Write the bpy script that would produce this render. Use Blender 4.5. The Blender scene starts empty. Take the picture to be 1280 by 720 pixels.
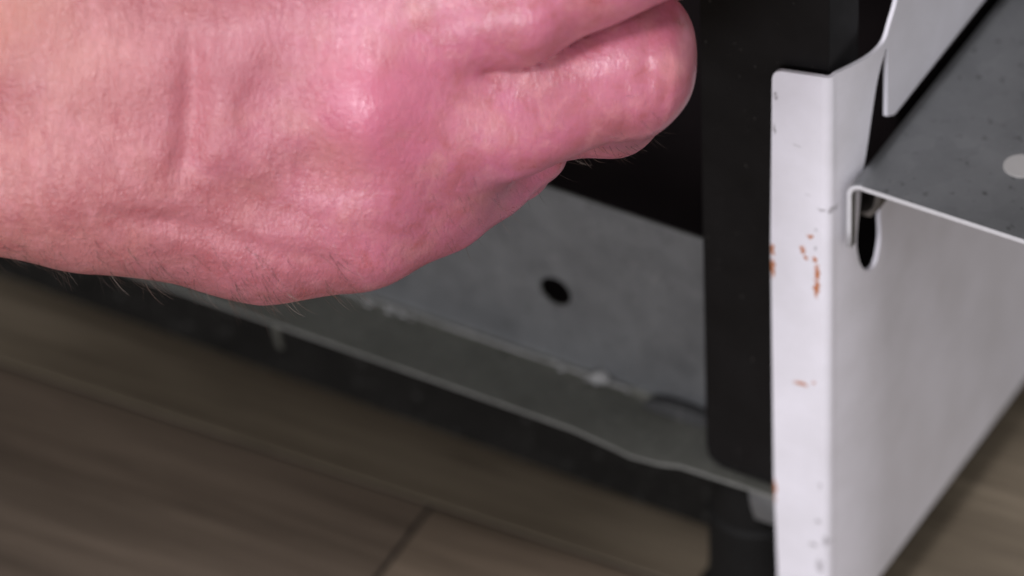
import bpy, bmesh, math, random
import numpy as np
from mathutils import Matrix, Vector

random.seed(7)
rng = np.random.default_rng(11)
scene = bpy.context.scene
col = scene.collection

# ------------------------------------------------------------------ camera
# X runs along the appliance front, Y into the appliance, Z up; metres.
PHI, ALPHA, ROLL = math.radians(40.55), math.radians(31.0), math.radians(-2.4)
fh = np.array([-math.sin(ALPHA), math.cos(ALPHA), 0.0])
rh = np.array([math.cos(ALPHA), math.sin(ALPHA), 0.0])
zz = np.array([0.0, 0.0, 1.0])
FWD = math.cos(PHI) * fh - math.sin(PHI) * zz
up0 = math.sin(PHI) * fh + math.cos(PHI) * zz
RGT = math.cos(ROLL) * rh + math.sin(ROLL) * up0
UPV = math.cos(ROLL) * up0 - math.sin(ROLL) * rh
CAM = np.array([0.42331837, -0.83045384, 0.90438032])
cd = bpy.data.cameras.new("camera")
cam = bpy.data.objects.new("camera", cd)
col.objects.link(cam)
cd.sensor_width = 36.0
cd.lens = 36.0 * 7500 / 1280
cd.clip_start = 0.05
cd.clip_end = 50
cd.dof.use_dof = True
cd.dof.focus_distance = 1.162
cd.dof.aperture_fstop = 11.5
cam.matrix_world = Matrix(((RGT[0], UPV[0], -FWD[0], CAM[0]),
                           (RGT[1], UPV[1], -FWD[1], CAM[1]),
                           (RGT[2], UPV[2], -FWD[2], CAM[2]), (0, 0, 0, 1)))
scene.camera = cam

# ------------------------------------------------------------------ light
world = bpy.data.worlds.new("World")
scene.world = world
world.use_nodes = True
bg = world.node_tree.nodes["Background"]
bg.inputs[0].default_value = (1.0, 0.97, 0.97, 1)
bg.inputs[1].default_value = 0.55


def area(name, loc, target, size, power, color):
    ld = bpy.data.lights.new(name, 'AREA')
    ld.shape = 'DISK'
    ld.size = size
    ld.energy = power
    ld.color = color
    o = bpy.data.objects.new(name, ld)
    col.objects.link(o)
    o.location = loc
    o.rotation_euler = (Vector(target) - Vector(loc)).to_track_quat('-Z', 'Y').to_euler()
    return o


area("ceiling_lamp", (0.10, -0.85, 1.45), (-0.06, 0, 0.08), 0.28, 11.5, (0.98, 0.95, 1.0))
area("front_fill", (0.18, -1.6, 0.42), (-0.06, 0, 0.08), 0.45, 10.5, (0.95, 0.935, 1.0))  # low fill added to brighten the front faces, not a known lamp

scene.view_settings.view_transform = 'Standard'
scene.view_settings.look = 'None'
scene.view_settings.exposure = 0.0
scene.view_settings.gamma = 1.0
scene.view_settings.use_curve_mapping = False


# ------------------------------------------------------------------ helpers
class N:
    """small wrapper for building node materials"""
    def __init__(s, name):
        s.m = bpy.data.materials.new(name)
        s.m.use_nodes = True
        s.t = s.m.node_tree
        s.b = s.t.nodes["Principled BSDF"]
        s._co = None

    def node(s, typ, **kw):
        n = s.t.nodes.new(typ)
        for k, v in kw.items():
            setattr(n, k, v)
        return n

    def link(s, a, b):
        s.t.links.new(a, b)

    def set(s, sock, v):
        if hasattr(v, 'is_linked') or isinstance(v, bpy.types.NodeSocket):
            s.link(v, sock)
        else:
            sock.default_value = v

    @property
    def co(s):
        if s._co is None:
            s._co = s.node('ShaderNodeTexCoord').outputs['Object']
        return s._co

    def map(s, scale, loc=(0, 0, 0), rot=(0, 0, 0), vec=None):
        n = s.node('ShaderNodeMapping')
        s.link(vec or s.co, n.inputs[0])
        n.inputs['Location'].default_value = loc
        n.inputs['Rotation'].default_value = rot
        n.inputs['Scale'].default_value = scale
        return n.outputs[0]

    def noise(s, vec, scale=1.0, detail=3.0, rough=0.55, dist=0.0, out=0):
        n = s.node('ShaderNodeTexNoise')
        s.link(vec, n.inputs['Vector'])
        n.inputs['Scale'].default_value = scale
        n.inputs['Detail'].default_value = detail
        n.inputs['Roughness'].default_value = rough
        n.inputs['Distortion'].default_value = dist
        return n.outputs[out]

    def ramp(s, fac, stops, interp='LINEAR'):
        n = s.node('ShaderNodeValToRGB')
        n.color_ramp.interpolation = interp
        e = n.color_ramp.elements
        while len(e) < len(stops):
            e.new(0.5)
        for i, (p, c) in enumerate(stops):
            e[i].position = p
            e[i].color = (c, c, c, 1) if not hasattr(c, '__len__') else (*c, 1)
        s.link(fac, n.inputs[0])
        return n.outputs[0]

    def math(s, op, a, b=0.0, clamp=False):
        n = s.node('ShaderNodeMath', operation=op, use_clamp=clamp)
        s.set(n.inputs[0], a)
        s.set(n.inputs[1], b)
        return n.outputs[0]

    def mix(s, fac, a, b, mode='MIX'):
        n = s.node('ShaderNodeMix', data_type='RGBA', blend_type=mode)
        s.set(n.inputs[0], fac)
        for sock, v in ((n.inputs[6], a), (n.inputs[7], b)):
            if isinstance(v, tuple):
                sock.default_value = (*v, 1)
            else:
                s.set(sock, v)
        return n.outputs[2]

    def bump(s, h, strength, dist, prev=None):
        n = s.node('ShaderNodeBump')
        n.inputs['Strength'].default_value = strength
        n.inputs['Distance'].default_value = dist
        s.link(h, n.inputs['Height'])
        if prev:
            s.link(prev, n.inputs['Normal'])
        return n.outputs[0]

    def sepxyz(s, vec=None):
        n = s.node('ShaderNodeSeparateXYZ')
        s.link(vec or s.co, n.inputs[0])
        return n.outputs

    def put(s, **kw):
        for k, v in kw.items():
            sock = s.b.inputs[k.replace('_', ' ')]
            if isinstance(v, tuple) and len(v) == 3 and sock.type == 'RGBA':
                v = (*v, 1)
            s.set(sock, v)
        return s.m


def obj(name, mesh, mat=None, parent=None, smooth=False):
    o = bpy.data.objects.new(name, mesh)
    col.objects.link(o)
    if mat:
        mesh.materials.append(mat)
    if parent:
        o.parent = parent
    if smooth:
        mesh.polygons.foreach_set('use_smooth', [True] * len(mesh.polygons))
    return o


def bm_mesh(bm, name):
    bmesh.ops.recalc_face_normals(bm, faces=bm.faces)
    me = bpy.data.meshes.new(name)
    bm.to_mesh(me)
    bm.free()
    return me


def box_mesh(name, x0, x1, y0, y1, z0, z1, bevel=0.0, seg=2):
    bm = bmesh.new()
    bmesh.ops.create_cube(bm, size=1.0)
    for v in bm.verts:
        v.co = Vector(((x0 + x1) / 2 + v.co.x * (x1 - x0), (y0 + y1) / 2 + v.co.y * (y1 - y0),
                       (z0 + z1) / 2 + v.co.z * (z1 - z0)))
    if bevel:
        bmesh.ops.bevel(bm, geom=bm.edges[:], offset=bevel, segments=seg, affect='EDGES', profile=0.5)
    return bm_mesh(bm, name)


def fill_polygon(bm, outer, holes, to3d):
    """triangulated sheet with holes; returns verts"""
    edges = []
    for loop in [outer] + holes:
        vs = [bm.verts.new(to3d(*p)) for p in loop]
        for a, b in zip(vs, vs[1:] + vs[:1]):
            edges.append(bm.edges.new((a, b)))
    bmesh.ops.triangle_fill(bm, use_beauty=True, use_dissolve=False, edges=edges)


def solidify(o, th, offset=-1.0, bevel=0.0, ang=50):
    m = o.modifiers.new("thickness", 'SOLIDIFY')
    m.thickness = th
    m.offset = offset
    m.use_even_offset = True
    if bevel:
        b = o.modifiers.new("edge", 'BEVEL')
        b.width = bevel
        b.segments = 2
        b.limit_method = 'ANGLE'
        b.angle_limit = math.radians(ang)
        b.harden_normals = True
        o.data.polygons.foreach_set('use_smooth', [True] * len(o.data.polygons))


def tag(o, label, cat=None, group=None, kind=None):
    if label:
        o["label"] = label
    if cat:
        o["category"] = cat
    if group:
        o["group"] = group
    if kind:
        o["kind"] = kind
    return o


def catmull(pts, n=6, closed=True):
    pts = [np.array(p, float) for p in pts]
    out = []
    m = len(pts)
    for i in range(m if closed else m - 1):
        p0, p1, p2, p3 = (pts[(i - 1) % m], pts[i], pts[(i + 1) % m], pts[(i + 2) % m])
        if not closed:
            p0 = pts[max(i - 1, 0)]
            p3 = pts[min(i + 2, m - 1)]
        for k in range(n):
            t = k / n
            out.append(tuple(0.5 * (2 * p1 + (p2 - p0) * t + (2 * p0 - 5 * p1 + 4 * p2 - p3) * t * t
                                    + (3 * p1 - p0 - 3 * p2 + p3) * t ** 3)))
    if not closed:
        out.append(tuple(pts[-1]))
    return out


mm = 0.001

# ------------------------------------------------------------------ materials


def spot_mask(n, spots, warp, ax=(0, 2)):
    """union of small irregular patches; spots = (a, b, ra, rb) in mm in the object's plane"""
    nz = n.noise(n.map((900, 900, 900)), 1.0, 3, 0.6, out=1)
    sub = n.node('ShaderNodeVectorMath', operation='SUBTRACT')
    n.link(nz, sub.inputs[0])
    sub.inputs[1].default_value = (0.5, 0.5, 0.5)
    sc = n.node('ShaderNodeVectorMath', operation='SCALE')
    n.link(sub.outputs[0], sc.inputs[0])
    sc.inputs['Scale'].default_value = warp
    add = n.node('ShaderNodeVectorMath', operation='ADD')
    n.link(n.co, add.inputs[0])
    n.link(sc.outputs[0], add.inputs[1])
    xyz = n.sepxyz(add.outputs[0])
    acc = None
    for a, b, ra, rb in spots:
        da = n.math('DIVIDE', n.math('SUBTRACT', xyz[ax[0]], a * mm), ra * mm)
        db = n.math('DIVIDE', n.math('SUBTRACT', xyz[ax[1]], b * mm), rb * mm)
        d = n.math('SQRT', n.math('ADD', n.math('MULTIPLY', da, da), n.math('MULTIPLY', db, db)))
        f = n.math('SUBTRACT', 1.35, d, clamp=True)
        f = n.math('MULTIPLY', f, 1.5, clamp=True)
        acc = f if acc is None else n.math('MAXIMUM', acc, f)
    return acc


def white_paint():
    n = N("white enamel")
    dirt = n.noise(n.map((60, 60, 60)), 1.0, 5, 0.6)
    base = n.mix(n.ramp(dirt, [(0.35, 0.0), (0.75, 1.0)]), (0.86, 0.845, 0.91), (0.76, 0.745, 0.79))
    speck = n.noise(n.map((1500, 1500, 1500)), 1.0, 2, 0.5)
    base = n.mix(n.ramp(speck, [(0.70, 0.0), (0.78, 0.5)]), base, (0.42, 0.40, 0.38))
    rust = spot_mask(n, RUST, 0.0024)
    dark = spot_mask(n, DARK, 0.0016)
    rn = n.noise(n.map((1400, 1400, 1400)), 1.0, 3, 0.6)
    rcol = n.mix(rn, (0.36, 0.075, 0.015), (0.62, 0.22, 0.05))
    rustf = n.math('MULTIPLY', rust, n.ramp(rn, [(0.30, 0.35), (0.46, 1.0)]))
    base = n.mix(rustf, base, rcol)
    base = n.mix(n.math('MULTIPLY', dark, n.ramp(rn, [(0.35, 0.1), (0.65, 0.75)])), base, (0.10, 0.085, 0.08))
    # paint worn through along the free edge of the flange
    x = n.sepxyz()[0]
    wn = n.noise(n.map((300, 300, 140)), 1.0, 4, 0.65)
    edge = n.math('ADD', x, n.math('MULTIPLY', wn, 0.0011))
    wear = n.ramp(n.math('MULTIPLY', n.math('ADD', edge, 0.0150), 500), [(0.42, 1.0), (0.72, 0.0)])
    base = n.mix(n.math('MULTIPLY', wear, 0.75), base, (0.34, 0.25, 0.15))
    peel = n.noise(n.map((420, 420, 420)), 1.0, 2, 0.5)
    nb = n.bump(peel, 0.10, 0.0004)
    nb = n.bump(n.math('MAXIMUM', rust, dark), 0.5, 0.00012, nb)
    return n.put(Base_Color=base, Roughness=n.math('ADD', 0.34, n.math('MULTIPLY', rust, 0.4)), Normal=nb,
                 Specular_IOR_Level=0.45)


def zinc(name, a, b, rough=0.42, metal=0.75, dust=0.25):
    n = N(name)
    v = n.node('ShaderNodeTexVoronoi')
    n.link(n.map((180, 180, 180)), v.inputs['Vector'])
    v.inputs['Scale'].default_value = 1.0
    bw = n.node('ShaderNodeRGBToBW')
    n.link(v.outputs['Color'], bw.inputs[0])
    cl = n.noise(n.map((55, 55, 55)), 1.0, 5, 0.62)
    f = n.math('ADD', n.math('MULTIPLY', bw.outputs[0], 0.22), n.math('MULTIPLY', cl, 0.85))
    base = n.mix(n.ramp(f, [(0.3, 0.0), (0.8, 1.0)]), a, b)
    du = n.noise(n.map((700, 700, 700)), 1.0, 4, 0.7)
    duf = n.ramp(du, [(0.58, 0.0), (0.72, dust)])
    base = n.mix(duf, base, (0.55, 0.53, 0.50))
    dk = n.noise(n.map((420, 420, 420), (3, 1, 7)), 1.0, 3, 0.6)
    base = n.mix(n.ramp(dk, [(0.62, 0.0), (0.72, 0.65)]), base, (0.08, 0.08, 0.075))
    return n.put(Base_Color=base, Metallic=metal, Roughness=n.math('ADD', rough, n.math('MULTIPLY', cl, 0.15)),
                 Normal=n.bump(du, 0.15, 0.0002))


def black_enamel():
    n = N("black enamel")
    c = n.noise(n.map((90, 90, 90)), 1.0, 4, 0.6)
    s = n.noise(n.map((900, 900, 900)), 1.0, 2, 0.5)
    base = n.mix(c, (0.005, 0.0048, 0.005), (0.011, 0.0102, 0.0105))
    base = n.mix(n.ramp(s, [(0.72, 0.0), (0.80, 0.35)]), base, (0.16, 0.15, 0.14))
    return n.put(Base_Color=base, Roughness=n.math('ADD', 0.30, n.math('MULTIPLY', c, 0.25)),
                 Specular_IOR_Level=0.16)


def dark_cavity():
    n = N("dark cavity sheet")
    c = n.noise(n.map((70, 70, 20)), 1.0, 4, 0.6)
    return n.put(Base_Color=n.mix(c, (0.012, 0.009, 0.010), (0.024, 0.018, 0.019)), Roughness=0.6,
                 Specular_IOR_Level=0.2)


def rubber():
    n = N("dull black rubber")
    c = n.noise(n.map((200, 200, 200)), 1.0, 4, 0.6)
    return n.put(Base_Color=n.mix(c, (0.003, 0.003, 0.003), (0.008, 0.0078, 0.0075)), Roughness=0.7,
                 Specular_IOR_Level=0.2)


def caulk():
    n = N("pale dried residue")
    c = n.noise(n.map((600, 600, 600)), 1.0, 4, 0.6)
    return n.put(Base_Color=n.mix(c, (0.20, 0.205, 0.205), (0.36, 0.36, 0.355)), Roughness=0.6,
                 Normal=n.bump(c, 0.5, 0.0004))


def brownsteel():
    n = N("brown stained steel")
    c = n.noise(n.map((500, 500, 500)), 1.0, 4, 0.6)
    return n.put(Base_Color=n.mix(c, (0.06, 0.055, 0.05), (0.20, 0.18, 0.16)), Metallic=0.5, Roughness=0.45)


def grey_plastic():
    n = N("pale grey plastic")
    c = n.noise(n.map((300, 300, 300)), 1.0, 4, 0.6)
    return n.put(Base_Color=n.mix(c, (0.36, 0.35, 0.34), (0.42, 0.41, 0.40)), Roughness=0.5)


def wood():
    n = N("grey brown wood plank")
    info = n.node('ShaderNodeObjectInfo')
    cmb = n.node('ShaderNodeCombineXYZ')
    n.link(n.math('MULTIPLY', info.outputs['Random'], 9.0), cmb.inputs[0])
    n.link(n.math('MULTIPLY', info.outputs['Random'], 5.0), cmb.inputs[1])
    add = n.node('ShaderNodeVectorMath', operation='ADD')
    n.link(n.co, add.inputs[0])
    n.link(cmb.outputs[0], add.inputs[1])
    big = n.noise(n.map((5, 55, 20), vec=add.outputs[0]), 1.0, 4, 0.6, 0.6)
    fine = n.noise(n.map((16, 420, 100), vec=add.outputs[0]), 1.0, 5, 0.65, 0.3)
    pore = n.noise(n.map((40, 1500, 300), vec=add.outputs[0]), 1.0, 3, 0.6)
    f = n.math('ADD', n.math('MULTIPLY', big, 0.6), n.math('MULTIPLY', fine, 0.45))
    base = n.ramp(f, [(0.33, (0.085, 0.067, 0.050)), (0.52, (0.160, 0.130, 0.098)), (0.72, (0.255, 0.210, 0.160))])
    base = n.mix(n.ramp(pore, [(0.60, 0.0), (0.72, 0.6)]), base, (0.03, 0.022, 0.018))
    return n.put(Base_Color=n.mix(1.0, base, info.outputs['Color'], 'MULTIPLY'), Roughness=n.math('ADD', 0.42, n.math('MULTIPLY', fine, 0.2)),
                 Normal=n.bump(n.math('ADD', fine, pore), 0.25, 0.0004), Specular_IOR_Level=0.35)


def skin():
    n = N("skin")
    S = 1000.0  # object space is metres; work in millimetres
    co = n.map((S, S, S))
    # uneven flush: pink over knuckles and fingers, more orange toward the wrist
    x = n.sepxyz(co)
    blot = n.noise(co, 0.055, 4, 0.6, 0.4)
    fine = n.noise(co, 0.45, 4, 0.65)
    wob = n.math('ADD', x[0], n.math('MULTIPLY', n.math('SUBTRACT', blot, 0.5), 70.0))
    wf = n.ramp(n.math('MULTIPLY', n.math('ADD', wob, 110.0), 1 / 200.0),
                [(0.05, (0.49, 0.185, 0.170)), (0.30, (0.49, 0.158, 0.190)), (0.55, (0.515, 0.143, 0.220)),
                 (0.95, (0.51, 0.158, 0.212))])
    base = n.mix(n.ramp(blot, [(0.34, 0.85), (0.54, 0.0)]), wf, (0.42, 0.125, 0.150))
    b2 = n.noise(n.map((S, S, S), (40, 11, 5)), 0.085, 3, 0.6, 0.3)
    base = n.mix(n.ramp(b2, [(0.50, 0.0), (0.68, 0.5)]), base, (0.55, 0.215, 0.205))
    base = n.mix(n.ramp(fine, [(0.30, 0.30), (0.50, 0.0)]), base, (0.38, 0.105, 0.115))
    mot = n.noise(n.map((S, S * 0.8, S), (90, 20, 5)), 0.17, 5, 0.68, 0.5)
    base = n.mix(n.ramp(mot, [(0.33, 0.75), (0.49, 0.0)]), base, (0.41, 0.105, 0.120))
    base = n.mix(n.ramp(mot, [(0.53, 0.0), (0.70, 0.7)]), base, (0.61, 0.235, 0.262))
    cap = n.noise(n.map((S, S, S), (3, 60, 8)), 0.75, 4, 0.7, 1.5)
    base = n.mix(n.ramp(cap, [(0.60, 0.0), (0.72, 0.45)]), base, (0.44, 0.085, 0.115))

    def patch(cx, cy, r):
        q = n.map((S / r, S / r, 0), (-(cx - 640) / PXS / r, -(360 - cy) / PXS / r, 0))
        q2 = n.node('ShaderNodeVectorMath', operation='LENGTH')
        n.link(q, q2.inputs[0])
        e = n.math('ADD', q2.outputs['Value'], n.math('MULTIPLY', n.math('SUBTRACT', b2, 0.5), 1.2))
        return n.ramp(e, [(0.1, 1.0), (1.0, 0.0)], 'EASE')
    base = n.mix(n.math('MULTIPLY', patch(455, 125, 22), 0.7), base, (0.62, 0.160, 0.255))
    base = n.mix(n.math('MULTIPLY', patch(330, 60, 22), 0.4), base, (0.46, 0.14, 0.18))
    base = n.mix(n.math('MULTIPLY', patch(425, 205, 9), 0.22), base, (0.55, 0.26, 0.19))
    base = n.mix(n.math('MULTIPLY', patch(20, 10, 18), 0.4), base, (0.47, 0.18, 0.10))
    base = n.mix(n.math('MULTIPLY', patch(100, 75, 16), 0.3), base, (0.62, 0.29, 0.25))
    base = n.mix(n.math('MULTIPLY', patch(640, 260, 12), 0.5), base, (0.46, 0.14, 0.24))
    frk = n.noise(n.map((S, S, S), (7, 3, 1)), 0.9, 2, 0.5)
    base = n.mix(n.ramp(frk, [(0.70, 0.0), (0.78, 0.5)]), base, (0.40, 0.15, 0.10))
    # relief: long wrinkles across the hand, cross-hatched cells, pores
    wr = n.noise(n.map((S * 0.72, S * 0.26, S * 0.3), rot=(0, 0, 0.14)), 1.0, 4, 0.6, 1.1)
    wr2 = n.noise(n.map((S * 0.42, S * 0.95, S * 0.5), rot=(0, 0, 0.7)), 1.0, 3, 0.6, 0.4)
    vo = n.node('ShaderNodeTexVoronoi', feature='DISTANCE_TO_EDGE')
    n.link(n.map((S * 1.25, S * 0.62, S * 0.9), rot=(0, 0, 0.15)), vo.inputs['Vector'])
    vo.inputs['Scale'].default_value = 1.0
    cell = n.ramp(vo.outputs['Distance'], [(0.0, 0.0), (0.16, 1.0)])
    h = n.math('ADD', n.math('MULTIPLY', wr, 0.75), n.math('MULTIPLY', cell, 0.08))
    h = n.math('ADD', h, n.math('MULTIPLY', wr2, 0.34))
    pores = n.noise(co, 2.6, 2, 0.6)
    h = n.math('ADD', h, n.math('MULTIPLY', pores, 0.22))
    side = n.ramp(n.math('MULTIPLY', n.math('ADD', wob, 110.0), 1 / 200.0), [(0.22, 1.45), (0.60, 0.50)])
    h = n.math('MULTIPLY', h, n.math('SUBTRACT', side, n.math('MULTIPLY', patch(450, 118, 14), 0.25)))
    nb = n.bump(h, 0.62, 0.0007)
    n.b.subsurface_method = 'BURLEY'
    return n.put(Base_Color=base, Roughness=n.math('SUBTRACT', n.math('ADD', 0.18, n.math('MULTIPLY', mot, 0.28)), n.math('MULTIPLY', patch(450, 118, 14), 0.10)), Normal=nb,
                 Specular_IOR_Level=0.82, Coat_Weight=0.08, Coat_Roughness=0.3, Subsurface_Weight=0.3, Subsurface_Scale=0.0008,
                 Subsurface_Radius=(1.0, 0.38, 0.24))


def hair_mat():
    n = N("body hair")
    info = n.node('ShaderNodeNewGeometry')
    r = info.outputs['Random Per Island']
    base = n.ramp(r, [(0.0, (0.030, 0.017, 0.012)), (0.75, (0.07, 0.04, 0.028)), (0.92, (0.16, 0.10, 0.075)),
                      (1.0, (0.45, 0.37, 0.32))])
    return n.put(Base_Color=base, Roughness=0.35)


PXS = 7500 / 1130.0
RUST = [(-6.6, 76.4, 1.5, 0.5), (-3.6, 78.0, 0.3, 0.5), (-4.4, 117.2, 0.7, 0.45), (-6.2, 113.0, 0.6, 1.0),
        (-5.4, 111.2, 0.5, 0.5), (-3.4, 111.6, 0.5, 0.6), (-2.9, 108.2, 0.55, 1.9), (-3.0, 104.0, 0.6, 2.3),
        (-13.1, 110.4, 0.5, 1.3), (-13.1, 105.4, 0.5, 2.0), (-13.1, 43.5, 0.55, 3.0)]
DARK = [(-1.9, 125.2, 0.9, 0.28), (-0.3, 125.0, 0.4, 0.8), (-12.3, 151.0, 0.35, 1.0), (-12.6, 142.4, 0.3, 1.2),
        (-3.2, 119.5, 0.25, 0.3), (-3.3, 114.6, 0.25, 0.6), (-2.1, 49.5, 0.35, 1.0), (-2.4, 39.2, 0.9, 0.5),
        (-2.2, 26.5, 0.8, 1.8), (-0.9, 33.6, 0.5, 1.3), (-3.7, 32.0, 1.0, 0.5), (-7.5, 140.0, 0.9, 0.15),
        (-5.0, 128.0, 0.8, 0.12)]

M_WHITE = white_paint()
M_ZINC = zinc("galvanized sheet", (0.17, 0.178, 0.186), (0.26, 0.270, 0.278), 0.45, 0.7)
M_RIM = zinc("worn rail edge", (0.17, 0.175, 0.165), (0.26, 0.265, 0.25), 0.5, 0.3, 0.2)
M_OLIVE = zinc("olive galvanized lip", (0.095, 0.097, 0.084), (0.15, 0.153, 0.135), 0.5, 0.4, 0.3)  # darker olive zinc for the lip and the thin tab
M_ZINC2 = zinc("zinc plated bracket sheet", (0.25, 0.26, 0.265), (0.36, 0.37, 0.375), 0.38, 0.82, 0.18)
def cut_steel():
    n = N("bright cut steel edge")
    c = n.noise(n.map((900, 900, 900)), 1.0, 3, 0.6)
    return n.put(Base_Color=n.mix(c, (0.62, 0.62, 0.64), (0.80, 0.80, 0.82)), Metallic=0.2, Roughness=0.4)


M_EDGE = cut_steel()
M_BLACK = black_enamel()
M_CAV = dark_cavity()
M_SHADE = zinc("black under-rail shade", (0.008, 0.0076, 0.0068), (0.015, 0.0142, 0.0128), 0.6, 0.0, 0.03)
M_SHADE.node_tree.nodes['Principled BSDF'].inputs['Specular IOR Level'].default_value = 0.12
M_RUB = rubber()
M_CAULK = caulk()
M_DARKPAD = zinc("dark grey slab", (0.03, 0.031, 0.032), (0.055, 0.056, 0.057), 0.6, 0.0, 0.1)
M_BRN = brownsteel()
M_PLA = grey_plastic()
M_WOOD = wood()
M_SEAM = zinc("dark plank joint", (0.014, 0.011, 0.009), (0.028, 0.022, 0.018), 0.8, 0.0, 0.0)
M_SKIN = skin()
M_HAIR = hair_mat()

# ------------------------------------------------------------------ floor and planks
FZ = -6 * mm
floor = obj("floor", box_mesh("floor", -0.9, 0.9, -0.75, 0.9, FZ - 0.020, FZ - 0.0009), M_SEAM)
floor["kind"] = "structure"
W = 0.128
for row in range(-5, 6):
    y0 = 0.0085 + row * W
    y1 = y0 + W
    cuts = {-1: [-0.104], 0: [0.31], -2: [-0.47, 0.42]}.get(row, [((row * 0.377) % 1.1) - 0.55])
    xs = [-0.9] + cuts + [0.9]
    for a, b in zip(xs, xs[1:]):
        g = 0.0006
        p = obj("plank", box_mesh("plank", a + g, b - g, y0 + g, y1 - g, FZ - 0.00088, FZ, 0.0003, 2), M_WOOD, floor)
        t = {(-1, -0.9): (0.86, 0.81, 0.80), (-1, -0.104): (0.98, 0.92, 0.88), (0, -0.9): (1.0, 1.0, 0.94)}.get((row, a))
        k = random.uniform(0.75, 1.0)
        p.color = (*(t or (k, k * 0.97, k * 0.93)), 1)

floor.rotation_euler.z = math.radians(2.2)
floor.location = (-0.104 + 0.104 * math.cos(math.radians(2.2)) + 0.0075 * math.sin(math.radians(2.2)), 0.0075 + 0.104 * math.sin(math.radians(2.2)) - 0.0075, 0)

# ------------------------------------------------------------------ appliance
app = bpy.data.objects.new("appliance_cabinet", None)
col.objects.link(app)
tag(app, "white enamelled appliance cabinet with black corner post and galvanized bottom rail", "appliance")

# side panel: flange, bend and side as one folded sheet with slot and notch
bm = bmesh.new()
ZB = 9.0
R = 2.2
zs = [ZB + (150 - ZB) * i / 30 for i in range(31)]


def left_edge(z):
    return float(np.interp(z, [0, 19, 46, 113, 153, 160], [-12.0, -12.3, -13.1, -13.6, -13.1, -13.0]))


def flange_top(u):      # top cut slopes a little, rounded at the free corner
    t = 159.9 + (u + 0.5) * 0.20
    c = 2.0
    d = u - (-13.1)
    if d < c:
        t -= c - math.sqrt(max(c * c - (c - d) ** 2, 0))
    return t


us = [0.0, 0.035, 0.10, 0.2, 0.35, 0.55, 0.75, 1.0]
cols = []
for k, s in enumerate(us):
    cl = []
    for i in range(34):
        if i <= 30:
            z = zs[i]
        ztop = flange_top(-13.1 + s * (13.1 - R))
        if i > 30:
            z = 150 + (ztop - 150) * (i - 30) / 3
        le = left_edge(z)
        u = le + s * (-R - le)
        cl.append((u, 0.0, z))
    cols.append(cl)
for a in range(1, 9):          # bend
    th = a / 8 * math.pi / 2
    u = -R + R * math.sin(th)
    v = R - R * math.cos(th)
    ztop = 159.6 - 0.25 * math.sin(th)
    cols.append([(u, v, zs[i]) if i <= 30 else (u, v, 150 + (ztop - 150) * (i - 30) / 3) for i in range(34)])
vg = [[bm.verts.new((x * mm, y * mm, z * mm)) for x, y, z in c] for c in cols]
for a in range(len(vg) - 1):
    for i in range(33):
        bm.faces.new((vg[a][i], vg[a + 1][i], vg[a + 1][i + 1], vg[a][i + 1]))
seam = cols[-1]
notch = catmull([(seam[-1][1], seam[-1][2]), (3.5, 159.2), (8.5, 158.0), (12.7, 157.0), (16.6, 156.5), (19.6, 157.0),
                 (21.8, 159.8), (24.8, 164.0), (29.5, 175), (36, 190)], 5, closed=False)
outer = [(y, z) for _, y, z in seam] + notch[1:] + [(40, 260), (420, 260), (420, ZB), (200, ZB)]
slot = catmull([(19.7, 154.6), (16.8, 149.6), (15.0, 143.6), (12.5, 132.8), (11.0, 127.1), (10.4, 120.9), (9.6, 115.0),
                (9.3, 110.0), (10.8, 103.8), (13.6, 100.4), (16.6, 100.4), (18.4, 105.7), (18.0, 112.7), (19.0, 118.5),
                (19.8, 125.5)], 4, closed=False)
slot += [(20.0, 126.0), (60, 126.0), (115, 126.0), (115, 135.6), (70, 135.2), (45, 134.8), (24.0, 134.4),
         (20.6, 136.4), (20.5, 153.6)]
bm2 = bmesh.new()
fill_polygon(bm2, outer, [slot], lambda y, z: (0.0, y * mm, z * mm))
for c in [R + 1.0 * k for k in range(1, 21)]:
    bmesh.ops.bisect_plane(bm2, geom=bm2.verts[:] + bm2.edges[:] + bm2.faces[:], dist=1e-7,
                           plane_co=(0, c * mm, 0), plane_no=(0, 1, 0))
B0 = 2.5 - (22 - R) ** 2 / 160
for v in bm2.verts:           # the front of the side bulges in gently toward the bend
    y = v.co.y / mm
    v.co.x = (2.5 - max(22 - y, 0) ** 2 / 160 - B0) * mm
tmp = bpy.data.meshes.new("tmp")
bm2.to_mesh(tmp)
bm2.free()
bm.from_mesh(tmp)
bpy.data.meshes.remove(tmp)
bmesh.ops.remove_doubles(bm, verts=bm.verts, dist=1e-6)
me = bm_mesh(bm, "side_panel")
# outward side is +X
ref = max(me.polygons, key=lambda p: p.center.y)
if ref.normal.x < 0:
    me.flip_normals()
side = obj("side_panel", me, M_WHITE, app)
solidify(side, 0.9 * mm, -1.0, 0.16 * mm)

# black corner post
bm = bmesh.new()
prof = [(-30.9, 47.0), (-30.6, 45.0), (-29.6, 43.4), (-28.0, 42.6), (-1.6, 42.4), (-1.6, 258), (-30.9, 258)]
fill_polygon(bm, prof, [], lambda x, z: (x * mm, 2.6 * mm, z * mm))
post = obj("corner_post", bm_mesh(bm, "corner_post"), M_BLACK, app)
if post.data.polygons[0].normal.y > 0:
    post.data.flip_normals()
solidify(post, 13 * mm, -1.0, 0.9 * mm)

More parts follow.
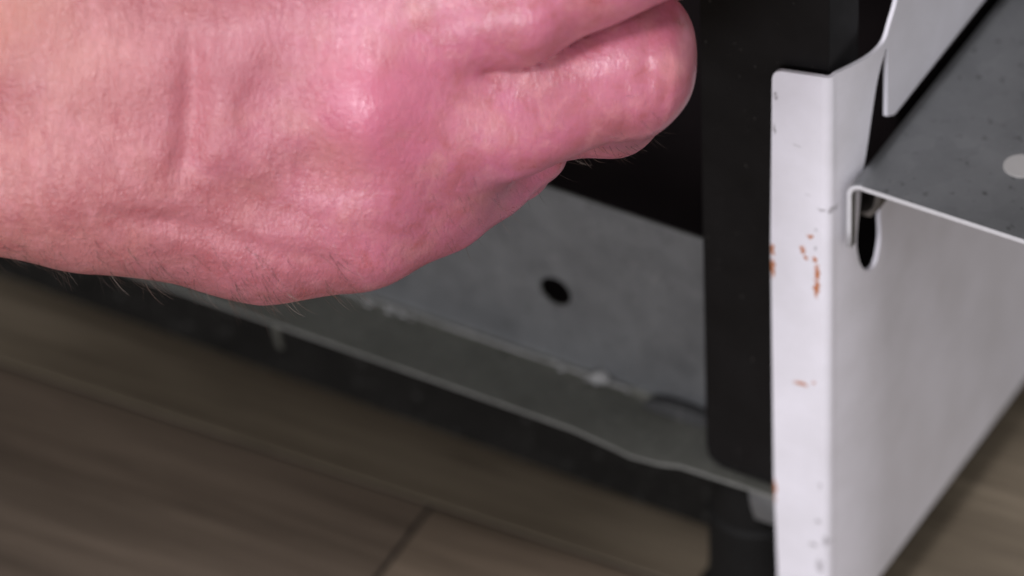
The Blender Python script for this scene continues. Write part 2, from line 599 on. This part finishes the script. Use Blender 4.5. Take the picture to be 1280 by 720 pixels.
# galvanized bottom rail: upright web with a hole, folded lip with a kink near its end
def rail_mesh():
    bm = bmesh.new()
    U0, U1 = -600.0, -3.4
    YP, ZL, ZT = 16.7, 40.9, 90.6

    def kink(u):
        return float(np.interp(u, [-62, -52, -48, -41, -36, -20], [0, -1.3, -2.0, -1.3, 0.2, 0.6])) if u > -62 else 0.0
    xs = sorted(set([U0, -450, -330] + [-260 + 8 * i for i in range(25)] + [-64 + 2.0 * i for i in range(31)] + [U1]))
    xs = [x for x in xs if x <= U1]
    rows = []
    r = 1.6
    n_lip = 7
    prof = [(0.2 + (YP - r - 0.2) * i / n_lip, 0, 1 - i / n_lip) for i in range(n_lip + 1)]
    prof += [(YP - r + r * math.sin(t), r - r * math.cos(t), 0) for t in (math.pi / 8, math.pi / 4, 3 * math.pi / 8)]
    prof += [(YP, r, 0), (YP, 4.0, 0), (YP, 6.0, 0)]
    for (y, dz, w) in prof:
        wob = 0.25 * math.sin(y * 0.7)
        row = []
        for x in xs:
            k = kink(x) * (0.35 + 0.65 * w)
            row.append(bm.verts.new((x * mm, (y + (0.08 * math.sin(x * 0.05 + 1) * w)) * mm, (ZL + dz + k * (1 if dz < 3 else 0.0)) * mm)))
        rows.append(row)
    for a in range(len(rows) - 1):
        for i in range(len(xs) - 1):
            bm.faces.new((rows[a][i], rows[a][i + 1], rows[a + 1][i + 1], rows[a + 1][i]))
    base = [(x, ZL + 6.0) for x in xs]
    outer = base + [(U1, ZT), (U0, ZT)]
    hole = [(-74.9 + 3.8 * math.cos(t), 61.9 + 3.8 * math.sin(t)) for t in [2 * math.pi * i / 28 for i in range(28)]]
    fill_polygon(bm, outer, [hole], lambda x, z: (x * mm, YP * mm, z * mm))
    bmesh.ops.remove_doubles(bm, verts=bm.verts, dist=2e-6)
    return bm_mesh(bm, "bottom_rail")


me = rail_mesh()
big = max(me.polygons, key=lambda p: p.area)
if big.normal.y > 0:
    me.flip_normals()
rail = obj("bottom_rail", me, M_ZINC, app)
me.materials.append(M_OLIVE)
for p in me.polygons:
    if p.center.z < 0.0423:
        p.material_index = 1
me.materials.append(M_RIM)
solidify(rail, 0.9 * mm, -1.0, 0.12 * mm)
rail.modifiers[0].material_offset_rim = 2


def lump(name, c, r, mat, parent, seed):
    bm = bmesh.new()
    bmesh.ops.create_icosphere(bm, subdivisions=3, radius=1.0)
    rr = random.Random(seed)
    ph = [rr.uniform(0, 6) for _ in range(6)]
    for v in bm.verts:
        p = v.co
        k = 1 + 0.22 * math.sin(3 * p.x + ph[0]) * math.cos(2.3 * p.y + ph[1]) + 0.14 * math.sin(5 * p.z + ph[2] + 3 * p.x)
        v.co = Vector((c[0] + p.x * r[0] * k, c[1] + p.y * r[1] * k, c[2] + p.z * r[2] * k)) * mm
    return obj(name, bm_mesh(bm, name), mat, parent, True)


lump("residue_blob", (-63.5, 15.4, 42.9), (2.3, 1.4, 1.4), M_CAULK, rail, 1)
for i in range(16):
    u = random.choice([random.uniform(-118, -100), random.uniform(-76, -56), random.uniform(-150, -60)])
    s = random.uniform(0.25, 0.75)
    lump("residue_blob", (u, 15.6 + random.uniform(-1.4, 0.3), 42.0 + random.uniform(-0.6, 0.4)), (s * 1.5, s, s * 0.7), M_CAULK, rail, 10 + i)

# long pale bead of dirt along the inside fold
bm = bmesh.new()
n = 120
ring = []
for i in range(n):
    u = -200 + 143 * i / (n - 1)
    r = 0.30 + 0.10 * math.sin(u * 0.31) * math.sin(u * 0.113 + 1) + random.uniform(-0.06, 0.06)
    if i in (0, n - 1):
        r = 0.08
    ring.append([bm.verts.new((u * mm, (15.75 + r * math.cos(t)) * mm, (42.0 + r * math.sin(t)) * mm))
                 for t in [2 * math.pi * k / 7 for k in range(7)]])
for a in range(n - 1):
    for k in range(7):
        bm.faces.new((ring[a][k], ring[a][(k + 1) % 7], ring[a + 1][(k + 1) % 7], ring[a + 1][k]))
bead = obj("dirt_bead", bm_mesh(bm, "dirt_bead"), M_CAULK, rail, True)

# dark bumper on the lip beside the post
bm = bmesh.new()
pts = catmull([(-52, 40.5), (-51, 42.4), (-47, 43.6), (-42, 43.9), (-36, 43.6), (-32, 43.4), (-32, 40.5)], 4, closed=False)
fill_polygon(bm, pts, [], lambda x, z: (x * mm, 14.4 * mm, z * mm))
slab = obj("dark_slab", bm_mesh(bm, "dark_slab"), M_DARKPAD, app)  # plain dark grey piece where the lip meets the web
solidify(slab, 2.0 * mm, 0, 0.4 * mm)

# small pale tab folded down at the end of the rail, and a thin one further along
def bent_tab(name, x0, x1, y, z1, z0, curl, mat, parent):
    bm = bmesh.new()
    rows = []
    for i in range(9):
        t = i / 8
        z = z1 + (z0 - z1) * t
        yy = y + curl * t * t
        w = 1 - 0.25 * t * t
        c = (x0 + x1) / 2
        h = (x1 - x0) / 2 * w
        rows.append([bm.verts.new(((c + h * s) * mm, yy * mm, z * mm)) for s in (-1, -0.5, 0, 0.5, 1)])
    for a in range(8):
        for k in range(4):
            bm.faces.new((rows[a][k], rows[a][k + 1], rows[a + 1][k + 1], rows[a + 1][k]))
    o = obj(name, bm_mesh(bm, name), mat, parent, True)
    solidify(o, 0.7 * mm, 0, 0.1 * mm)
    return o


bent_tab("end_tab", -19.5, -13.2, 0.9, 41.2, 31.5, 1.4, M_ZINC, rail)
bent_tab("thin_tab", -139.2, -137.4, 2.2, 40.3, 30.5, 1.5, M_OLIVE, rail)

# black levelling foot under the corner: threaded stem and wide pad
bm = bmesh.new()
def lathe(bm, c, prof, n=32):
    rings = [[bm.verts.new(((c[0] + r * math.cos(2 * math.pi * k / n)) * mm, (c[1] + r * math.sin(2 * math.pi * k / n)) * mm, z * mm))
              for k in range(n)] for r, z in prof]
    for a in range(len(rings) - 1):
        for k in range(n):
            bm.faces.new((rings[a][k], rings[a][(k + 1) % n], rings[a + 1][(k + 1) % n], rings[a + 1][k]))
    bm.faces.new(rings[0])
    bm.faces.new(rings[-1][::-1])


lathe(bm, (-24, 13), [(12.5, -5.9), (13.5, -5.2), (13.5, -1.5), (12, 0.5), (11, 1.2), (10.6, 9), (10.6, 24), (9.8, 25), (9.8, 39)])
obj("levelling_foot", bm_mesh(bm, "levelling_foot"), M_RUB, app, False)

# the cabinet's dark inside: back, floor pan, left end, top
up_m = box_mesh("added_shade_body", -601 * mm, 78 * mm, 26 * mm, 420 * mm, 262 * mm, 330 * mm, 2 * mm)
obj("added_shade_body", up_m, M_BLACK, app)  # added out of view to darken the bracket's reflection
obj("added_shade_ledge", box_mesh("added_shade_ledge", 3.2 * mm, 78 * mm, 20 * mm, 420 * mm, 214 * mm, 261.5 * mm, 2 * mm), M_BLACK, app)  # unseen block added to shade the upper panel and bracket
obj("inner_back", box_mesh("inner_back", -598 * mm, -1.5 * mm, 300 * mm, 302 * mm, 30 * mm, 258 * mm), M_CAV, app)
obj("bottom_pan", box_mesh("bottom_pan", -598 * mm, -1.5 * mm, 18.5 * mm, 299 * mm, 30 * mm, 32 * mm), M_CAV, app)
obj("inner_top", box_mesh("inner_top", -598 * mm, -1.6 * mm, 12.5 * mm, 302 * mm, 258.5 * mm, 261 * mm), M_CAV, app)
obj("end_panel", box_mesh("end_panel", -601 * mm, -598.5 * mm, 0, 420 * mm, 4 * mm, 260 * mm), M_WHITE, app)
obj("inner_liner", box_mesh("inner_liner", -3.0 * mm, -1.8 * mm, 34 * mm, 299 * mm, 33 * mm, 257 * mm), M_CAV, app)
obj("shade_band", box_mesh("shade_band", -598 * mm, -12 * mm, 30 * mm, 31.5 * mm, -5.6 * mm, 29.5 * mm, 0.3 * mm), M_SHADE, app)  # near-black board added as the shadow band under the rail
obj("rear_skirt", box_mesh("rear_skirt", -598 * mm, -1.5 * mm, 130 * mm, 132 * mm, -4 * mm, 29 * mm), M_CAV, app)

# ------------------------------------------------------------------ bracket hooked into the side panel
bm = bmesh.new()
T = 1.1
y_front, y_back = 3.7, 112.0
Zs = 131.4
rb = 3.4
xs0 = 1.85
prof_full = [(xs0, 114.2), (xs0, 119.0), (xs0, 124.0), (xs0, Zs - rb)]
arc = [(xs0 + rb - rb * math.cos(t), Zs - rb + rb * math.sin(t)) for t in [math.pi / 2 * i / 6 for i in range(1, 7)]]
top_x = [xs0 + rb + 0.8, 8, 14]
ysegs = [y_front, 4.6, 5.6, 11, 15, 20.4, 40, 70, y_back]
strip = {}
allp = prof_full + arc + [(top_x[0], Zs)]
for j, y in enumerate(ysegs):
    for i, (x, z) in enumerate(allp):
        if i < 3 and j > 2:
            continue
        strip[(i, j)] = bm.verts.new((x * mm, y * mm, z * mm))
for j in range(len(ysegs) - 1):
    for i in range(len(allp) - 1):
        ks = [(i, j), (i + 1, j), (i + 1, j + 1), (i, j + 1)]
        if all(k in strip for k in ks):
            bm.faces.new([strip[k] for k in ks])
outer = [(top_x[0], y) for y in ysegs] + [(78, y_back), (78, y_front)]
fill_polygon(bm, outer, [], lambda x, y: (x * mm, y * mm, Zs * mm))
bmesh.ops.remove_doubles(bm, verts=bm.verts, dist=1e-6)
me = bm_mesh(bm, "metal_bracket")
big = max(me.polygons, key=lambda p: p.area)
if big.normal.z < 0:
    me.flip_normals()
bracket = obj("metal_bracket", me, M_ZINC2)
bracket.data.materials.append(M_EDGE)
solidify(bracket, T * mm, -1.0)
bracket.modifiers[0].material_offset_rim = 1
for p in bracket.data.polygons:
    p.use_smooth = p.center.x < (xs0 + rb) * mm
tag(bracket, "grey zinc sheet bracket hooked into the slot of the white side panel", "bracket")

# hook tab under the sheet, reaching into the slot
bm = bmesh.new()
rows = []
path = [(10.5, 129.4), (7.6, 129.2), (6.2, 127.6), (5.4, 123.6), (4.6, 119.6), (3.2, 117.8), (0.5, 117.4), (-2.2, 117.2), (-3.2, 112.0)]
for i, (x, z) in enumerate(path):
    rows.append([bm.verts.new((x * mm, (15.2 + 4.2 * k) * mm, z * mm)) for k in (-1, -0.3, 0.3, 1)])
for a in range(len(rows) - 1):
    for k in range(3):
        bm.faces.new((rows[a][k], rows[a][k + 1], rows[a + 1][k + 1], rows[a + 1][k]))
hook = obj("hook_tab", bm_mesh(bm, "hook_tab"), M_BRN, bracket)
solidify(hook, 1.3 * mm, 0, 0.15 * mm)

# flat pale rivet head on the bracket
bm = bmesh.new()
lathe(bm, (31.0, 24.2), [(3.7, Zs - 1.4), (3.7, Zs + 0.10), (3.6, Zs + 0.16), (2.6, Zs + 0.18)], 36)
obj("rivet", bm_mesh(bm, "rivet"), M_PLA, bracket)

# ------------------------------------------------------------------ hand
DH = 1.13
PX = 7500 / (DH * 1000)        # image scale used only to lay the hand out in its own frame, mm


def P(x, y, z=0.0):
    return np.array([(x - 640) / PX, (360 - y) / PX, z], dtype=np.float32)


def cone(p, a, b, ra, rb):
    ab = b - a
    L2 = float(ab @ ab)
    t = np.clip(((p - a) @ ab) / L2, 0, 1)
    d = p - (a + t[..., None] * ab)
    return np.sqrt((d * d).sum(-1)) - (ra + (rb - ra) * t)


def smin(a, b, k):
    h = np.maximum(k - np.abs(a - b), 0) / k
    return np.minimum(a, b) - h * h * k * 0.25


M5, M4, M3, M2 = P(450, 274, -12), P(462, 148, -2.5), P(484, 30, 3), P(490, -75, -3)
PALM = [  # a, b, ra, rb
    (P(-900, 150, -8), P(60, 186, -12), 31, 19.5),      # ulna side of forearm
    (P(-900, 10, -8), P(60, 10, -8), 33, 23),
    (P(60, 186, -12), P(150, 190, -10), 19.5, 18),
    (P(60, 20, -8), P(150, 40, -6), 23, 18),
    (P(110, 208, -9), M5, 15, 10.6),
    (P(95, 150, -4), M4, 15.5, 12.0),
    (P(90, 70, -1), M3, 16, 12.8),
    (P(90, -20, -5), M2, 16, 12.8),
    (P(130, 228, -18), P(330, 265, -20), 17, 16),       # hypothenar
    (P(330, 265, -20), P(430, 272, -20), 16, 12.0),
    (P(430, 272, -20), P(550, 243, -21), 12.0, 9.6),
    (P(490, 212, -8), P(580, 205, -13), 10.5, 9.0),
    (P(140, 100, -24), P(430, 120, -26), 15, 12),       # palm
    (P(140, 0, -24), P(430, -10, -26), 15, 12),
    (P(110, -40, -22), P(300, -170, -36), 17, 14),      # thumb base
    (P(466, 124, 4.2), P(462, 134, 3.8), 9.5, 9.5),
    (P(480, 88, 0), P(590, 84, -6), 11.0, 8.0),        # webs
    (P(465, 212, -8), P(535, 222, -15), 11.5, 8.0),
    (P(500, -20, 0), P(620, -60, -2), 11.5, 9.0),     # prominent knuckle
]
FINGERS = [
    [(M4, 12.5), (P(620, 146, -2.5), 11.2), (P(788, 90, -6), 11.8), (P(766, 124, -32), 10.2), (P(640, 150, -40), 8.4)],
    [(P(640, 128, -8), 11.0), (P(798, 46, -12), 10.6)],
    [(M3, 12.8), (P(640, 3, 9), 11.9), (P(880, -101, 9), 11.4), (P(845, -78, -26), 10.0), (P(720, -30, -44), 8.8)],
    [(M2, 12.8), (P(690, -150, 3), 11.4), (P(900, -215, -2), 11.0), (P(850, -190, -30), 9.6), (P(720, -150, -46), 8.6)],
    [(M5, 10.4), (P(545, 247, -19), 9.2), (P(610, 215, -23), 8.3), (P(668, 180, -26), 6.6), (P(640, 200, -44), 6.6), (P(560, 236, -52), 6.6)],
    [(P(300, -170, -36), 13), (P(480, -225, -48), 11.2), (P(620, -190, -52), 9.6)],
]


def sdf(p):
    d = None
    for a, b, ra, rb in PALM:
        c = cone(p, a, b, ra, rb)
        d = c if d is None else smin(d, c, 7.0)
    fd = None
    for ch in FINGERS:
        g = None
        for (a, ra), (b, rb) in zip(ch, ch[1:]):
            c = cone(p, a, b, ra, rb)
            g = c if g is None else smin(g, c, 3.0)
        fd = g if fd is None else smin(fd, g, 5.0 if len(ch) == 2 else 0.8)
    return smin(d, fd, 5.0)


def surface_nets(fn, lo, hi, h):
    n = np.ceil((np.array(hi) - np.array(lo)) / h).astype(int) + 1
    ax = [lo[i] + h * np.arange(n[i]) for i in range(3)]
    val = np.empty(n, np.float32)
    for s in range(0, n[0], 24):
        g = np.stack(np.meshgrid(ax[0][s:s + 24], ax[1], ax[2], indexing='ij'), -1).astype(np.float32)
        val[s:s + 24] = fn(g)
    ins = val < 0
    cnt = np.zeros(n - 1, np.int8)
    offs = [(i, j, k) for i in (0, 1) for j in (0, 1) for k in (0, 1)]
    sl = lambda o: tuple(slice(o[i], n[i] - 1 + o[i]) for i in range(3))
    for o in offs:
        cnt += ins[sl(o)]
    act = (cnt > 0) & (cnt < 8)
    idx = np.argwhere(act)
    ids = -np.ones(n - 1, np.int64)
    ids[act] = np.arange(len(idx))
    acc = np.zeros((len(idx), 3))
    m = np.zeros(len(idx))
    for a in range(8):
        for b in range(a + 1, 8):
            oa, ob = np.array(offs[a]), np.array(offs[b])
            if abs(oa - ob).sum() != 1:
                continue
            va = val[tuple((idx + oa).T)]
            vb = val[tuple((idx + ob).T)]
            x = (va < 0) != (vb < 0)
            t = np.where(x, va / np.where(x, va - vb, 1), 0)
            acc += np.where(x[:, None], oa + t[:, None] * (ob - oa), 0)
            m += x
    verts = np.array(lo) + h * (idx + acc / m[:, None])
    faces = []
    for axis in range(3):
        u, v = (axis + 1) % 3, (axis + 2) % 3
        s0 = [slice(None)] * 3
        s1 = [slice(None)] * 3
        s0[axis] = slice(0, -1)
        s1[axis] = slice(1, None)
        a, b = ins[tuple(s0)], ins[tuple(s1)]
        e = np.argwhere(a != b)
        e = e[(e[:, u] > 0) & (e[:, v] > 0) & (e[:, u] < n[u] - 1) & (e[:, v] < n[v] - 1)]
        fl = a[tuple(e.T)]
        def cid(du, dv):
            q = e.copy()
            q[:, u] -= du
            q[:, v] -= dv
            return ids[tuple(q.T)]
        q = np.stack([cid(1, 1), cid(0, 1), cid(0, 0), cid(1, 0)], 1)
        q[~fl] = q[~fl][:, ::-1]
        faces.append(q)
    return verts, np.concatenate(faces)


V, Fq = surface_nets(sdf, (-262, -24, -64), (62, 112, 26), 1.0)


def grad(p, e=0.3):
    g = np.stack([sdf((p + np.eye(3, dtype=np.float32)[i] * e).astype(np.float32))
                  - sdf((p - np.eye(3, dtype=np.float32)[i] * e).astype(np.float32)) for i in range(3)], 1)
    return g / np.maximum(np.linalg.norm(g, axis=1), 1e-6)[:, None]


for _ in range(2):
    V = V - 0.8 * sdf(V.astype(np.float32))[:, None] * grad(V)
NRM = grad(V, 0.6)

# relax the skin over the bones so that knuckles and finger roots flow into each other
edges = np.unique(np.sort(np.concatenate([Fq[:, [0, 1]], Fq[:, [1, 2]], Fq[:, [2, 3]], Fq[:, [3, 0]]]), axis=1), axis=0)
deg = np.bincount(edges.ravel(), minlength=len(V)).astype(float)
px0 = 640 + V[:, 0] * PX
py0 = 360 - V[:, 1] * PX


def window(x, a0, a1, b1, b0):
    return np.clip((x - a0) / (a1 - a0), 0, 1) * np.clip((b0 - x) / (b0 - b1), 0, 1)


def relax(V, w, it):
    for _ in range(it):
        S = np.zeros_like(V)
        for c in range(3):
            S[:, c] = np.bincount(edges[:, 0], V[edges[:, 1], c], len(V)) + np.bincount(edges[:, 1], V[edges[:, 0], c], len(V))
        V = V + (0.55 * w)[:, None] * (S / deg[:, None] - V)
    return V


fz = np.clip((NRM[:, 2] - 0.1) * 3, 0, 1)
w1 = window(px0, 330, 430, 600, 680) * window(py0, -140, -60, 245, 300) * fz
cr = py0 - (85 - 0.436 * (px0 - 625))
w2 = window(px0, 560, 620, 790, 840) * np.clip((cr - 14) / 30, 0, 1) * window(py0, -50, 0, 160, 195) * fz * 0.9
w3 = window(px0, 380, 450, 580, 640) * window(py0, 180, 220, 290, 335) * fz * 0.8
V = relax(V, np.maximum(np.maximum(w1 * np.clip(1.2 - np.clip(-np.abs(cr) + 22, 0, 22) / 22 * (px0 > 600), 0, 1), w2), w3), 240)
V = relax(V, 0.5 * np.ones(len(V)), 4)


def vertex_normals(V):
    n = np.cross(V[Fq[:, 2]] - V[Fq[:, 0]], V[Fq[:, 3]] - V[Fq[:, 1]])
    N_ = np.zeros_like(V)
    for k in range(4):
        for c in range(3):
            N_[:, c] += np.bincount(Fq[:, k], n[:, c], len(V))
    return N_ / np.maximum(np.linalg.norm(N_, axis=1), 1e-9)[:, None]


vn = vertex_normals(V)
if (vn * NRM).sum() < 0:
    vn = -vn
NRM = vn


def poly_dist(v, pts):
    d = np.full(len(v), 1e9)
    tt = np.zeros(len(v))
    q = np.array([P(*a)[:2] for a in pts])
    L = 0
    tot = np.linalg.norm(np.diff(q, axis=0), axis=1).sum()
    for a, b in zip(q, q[1:]):
        ab = b - a
        t = np.clip(((v[:, :2] - a) @ ab) / (ab @ ab), 0, 1)
        dd = np.linalg.norm(v[:, :2] - (a + t[:, None] * ab), axis=1)
        k = dd < d
        d[k] = dd[k]
        tt[k] = (L + t[k] * np.linalg.norm(ab)) / tot
        L += np.linalg.norm(ab)
    return d, tt


def ridge(pts, sig, amp, taper=True):
    d, t = poly_dist(V, pts)
    w = np.exp(-d * d / (2 * sig * sig)) * amp
    if taper:
        w *= np.clip(np.minimum(t, 1 - t) * 5 + 0.15, 0, 1)
    return w * front


front = np.clip((NRM[:, 2] + 0.15) * 2.5, 0, 1)
disp = np.zeros(len(V))
disp += ridge([(244, 40), (246, 110), (238, 180), (226, 236)], 1.7, -1.7)        # furrow by the wrist
disp += ridge([(266, 70), (284, 140), (286, 178), (262, 222)], 2.4, 1.0)
disp += ridge([(205, 70), (205, 150), (196, 220)], 4.0, 0.5)
disp += ridge([(120, 270), (205, 281), (270, 292), (340, 318), (430, 332)], 1.6, -0.7)
disp += ridge([(190, 279), (222, 283)], 0.9, -0.5)
disp += ridge([(458, 118), (466, 130)], 7.0, 3.2, False)                             # prominent knuckle
disp += ridge([(470, 262), (480, 268)], 8.0, 0.8, False)
disp += ridge([(365, 192), (420, 207), (500, 210)], 4.0, -0.6)
disp += ridge([(330, 60), (350, 110), (380, 160)], 4.0, -0.3)
disp += ridge([(60, 110), (200, 105), (330, 115), (440, 128)], 4.5, 0.35)          # tendon
disp += ridge([(0, 30), (160, 45), (330, 30), (470, 40)], 5.5, 0.35)
disp += ridge([(290, 200), (360, 245), (430, 262), (500, 250)], 2.0, 0.45)          # vein
disp += ridge([(330, 60), (300, 110), (285, 160)], 1.8, 0.4)
disp += ridge([(812, 30), (806, 80), (812, 140)], 0.8, -0.35)
disp += ridge([(838, 60), (834, 100), (826, 150)], 0.7, -0.25)
disp += ridge([(780, 100), (786, 140), (776, 178)], 1.0, -0.25)
for i in range(46):           # loose skin folds running across the wrist and back of the hand
    x0 = rng.uniform(-20, 330)
    y0 = rng.uniform(0, 290)
    ln = rng.uniform(20, 60)
    sl = rng.uniform(-0.1, 0.22)
    disp += ridge([(x0, y0), (x0 + sl * ln * 0.5 + rng.uniform(-3, 3), y0 + ln / 2), (x0 + sl * ln, y0 + ln)],
                  rng.uniform(0.6, 1.1), rng.uniform(-0.22, 0.10))
ph = rng.uniform(0, 6.28, (24, 1))
kv = rng.normal(0, 1, (24, 3))
kv = kv / np.linalg.norm(kv, axis=1)[:, None] * rng.uniform(0.12, 0.55, (24, 1))
amp = 0.05 / np.linalg.norm(kv, axis=1)[:, None] ** 0.8
disp += (amp * np.sin(kv @ V.T + ph)).sum(0) * 0.45
V2 = V + disp[:, None] * NRM

me = bpy.data.meshes.new("hand")
me.from_pydata((V2 * mm).tolist(), [], Fq.tolist())
me.update()
hand = obj("hand", me, M_SKIN, None, True)
hand.matrix_world = Matrix(((RGT[0], UPV[0], -FWD[0], CAM[0] + FWD[0] * DH),
                            (RGT[1], UPV[1], -FWD[1], CAM[1] + FWD[1] * DH),
                            (RGT[2], UPV[2], -FWD[2], CAM[2] + FWD[2] * DH), (0, 0, 0, 1)))
tag(hand, "bare pink right hand curled into a loose fist in front of the appliance", "hand")

# fine hairs, rooted on the skin of the wrist, the hand's lower border and the finger
hv, hf = [], []


def grow(root, nrm, length, rad, lean):
    d = nrm * 0.55 + lean
    d = d / np.linalg.norm(d)
    bend = np.array([1.0, 0.2, 0]) * rng.uniform(0.1, 0.9) + lean * rng.uniform(0.0, 0.3) - nrm * rng.uniform(0.0, 0.4) + rng.normal(0, 0.2, 3)
    pts = []
    p = root - nrm * 0.15
    S = 6
    for i in range(S + 1):
        pts.append(p.copy())
        p = p + d * (length / S)
        d = d + bend / S
        d = d / np.linalg.norm(d)
    b0 = len(hv)
    for i, q in enumerate(pts):
        t = pts[min(i + 1, S)] - pts[max(i - 1, 0)]
        t = t / np.linalg.norm(t)
        a = np.cross(t, [0.3, 0.2, 0.93])
        a = a / max(np.linalg.norm(a), 1e-6)
        c = np.cross(t, a)
        r = rad * (1 - 0.85 * (i / S) ** 1.5)
        for k in range(3):
            th = 2 * math.pi * k / 3
            hv.append(tuple((q + r * (math.cos(th) * a + math.sin(th) * c)) * mm))
    for i in range(S):
        for k in range(3):
            hf.append((b0 + i * 3 + k, b0 + i * 3 + (k + 1) % 3, b0 + (i + 1) * 3 + (k + 1) % 3, b0 + (i + 1) * 3 + k))


pxv = 640 + V2[:, 0] * PX
pyv = 360 - V2[:, 1] * PX


def roots(mask, count):
    k = np.flatnonzero(mask)
    return rng.choice(k, min(count, len(k)), replace=False)


rim = (pyv > 300) & (pxv > -60) & (pxv < 440) & (NRM[:, 1] < -0.55) & (NRM[:, 2] > -0.45)
for i in roots(rim & (pxv > 60) & (np.sin(pxv * 0.045) + np.sin(pxv * 0.11 + 1) > -0.4), 150):
    grow(V2[i], NRM[i], rng.uniform(3, 7), rng.uniform(0.032, 0.048), np.array([0.72, -0.66, 0.0]) + rng.normal(0, 0.22, 3))
for i in roots(rim & (pxv <= 60), 40):
    grow(V2[i], NRM[i], rng.uniform(2, 6), rng.uniform(0.03, 0.05), np.array([0.85, -0.30, 0.1]) + rng.normal(0, 0.25, 3))
low = (pxv > -60) & (pxv < 480) & (NRM[:, 2] > 0.1) & (NRM[:, 1] < -0.2)
for i in roots(low & (pyv > 285), 90):
    grow(V2[i], NRM[i], rng.uniform(2.5, 5), rng.uniform(0.016, 0.028), np.array([0.35, -0.95, 0.0]) + rng.normal(0, 0.25, 3))
dors = (pxv > -60) & (pxv < 330) & (NRM[:, 2] > 0.6) & (pyv > -40)
for i in roots(dors, 0):
    grow(V2[i], NRM[i] * 0.5, rng.uniform(2, 5), rng.uniform(0.02, 0.035), np.array([0.3, -1.0, 0.0]) + rng.normal(0, 0.25, 3))
fing = (pxv > 700) & (pxv < 830) & (pyv > 120) & (NRM[:, 1] < -0.3) & (NRM[:, 2] > -0.5)
for i in roots(fing, 36):
    grow(V2[i], NRM[i], rng.uniform(2, 4.5), rng.uniform(0.025, 0.04), np.array([0.8, -0.4, 0.0]) + rng.normal(0, 0.3, 3))
lit = (pxv > 540) & (pxv < 700) & (pyv > 215) & (NRM[:, 2] > 0.0) & (NRM[:, 1] < 0.2)
for i in roots(lit, 40):
    grow(V2[i], NRM[i], rng.uniform(2, 4), rng.uniform(0.02, 0.035), np.array([0.2, -0.9, 0.0]) + rng.normal(0, 0.25, 3))
me = bpy.data.meshes.new("skin_hair")
me.from_pydata(hv, [], hf)
me.update()
sh = obj("skin_hair", me, M_HAIR, hand, True)
sh["kind"] = "stuff"
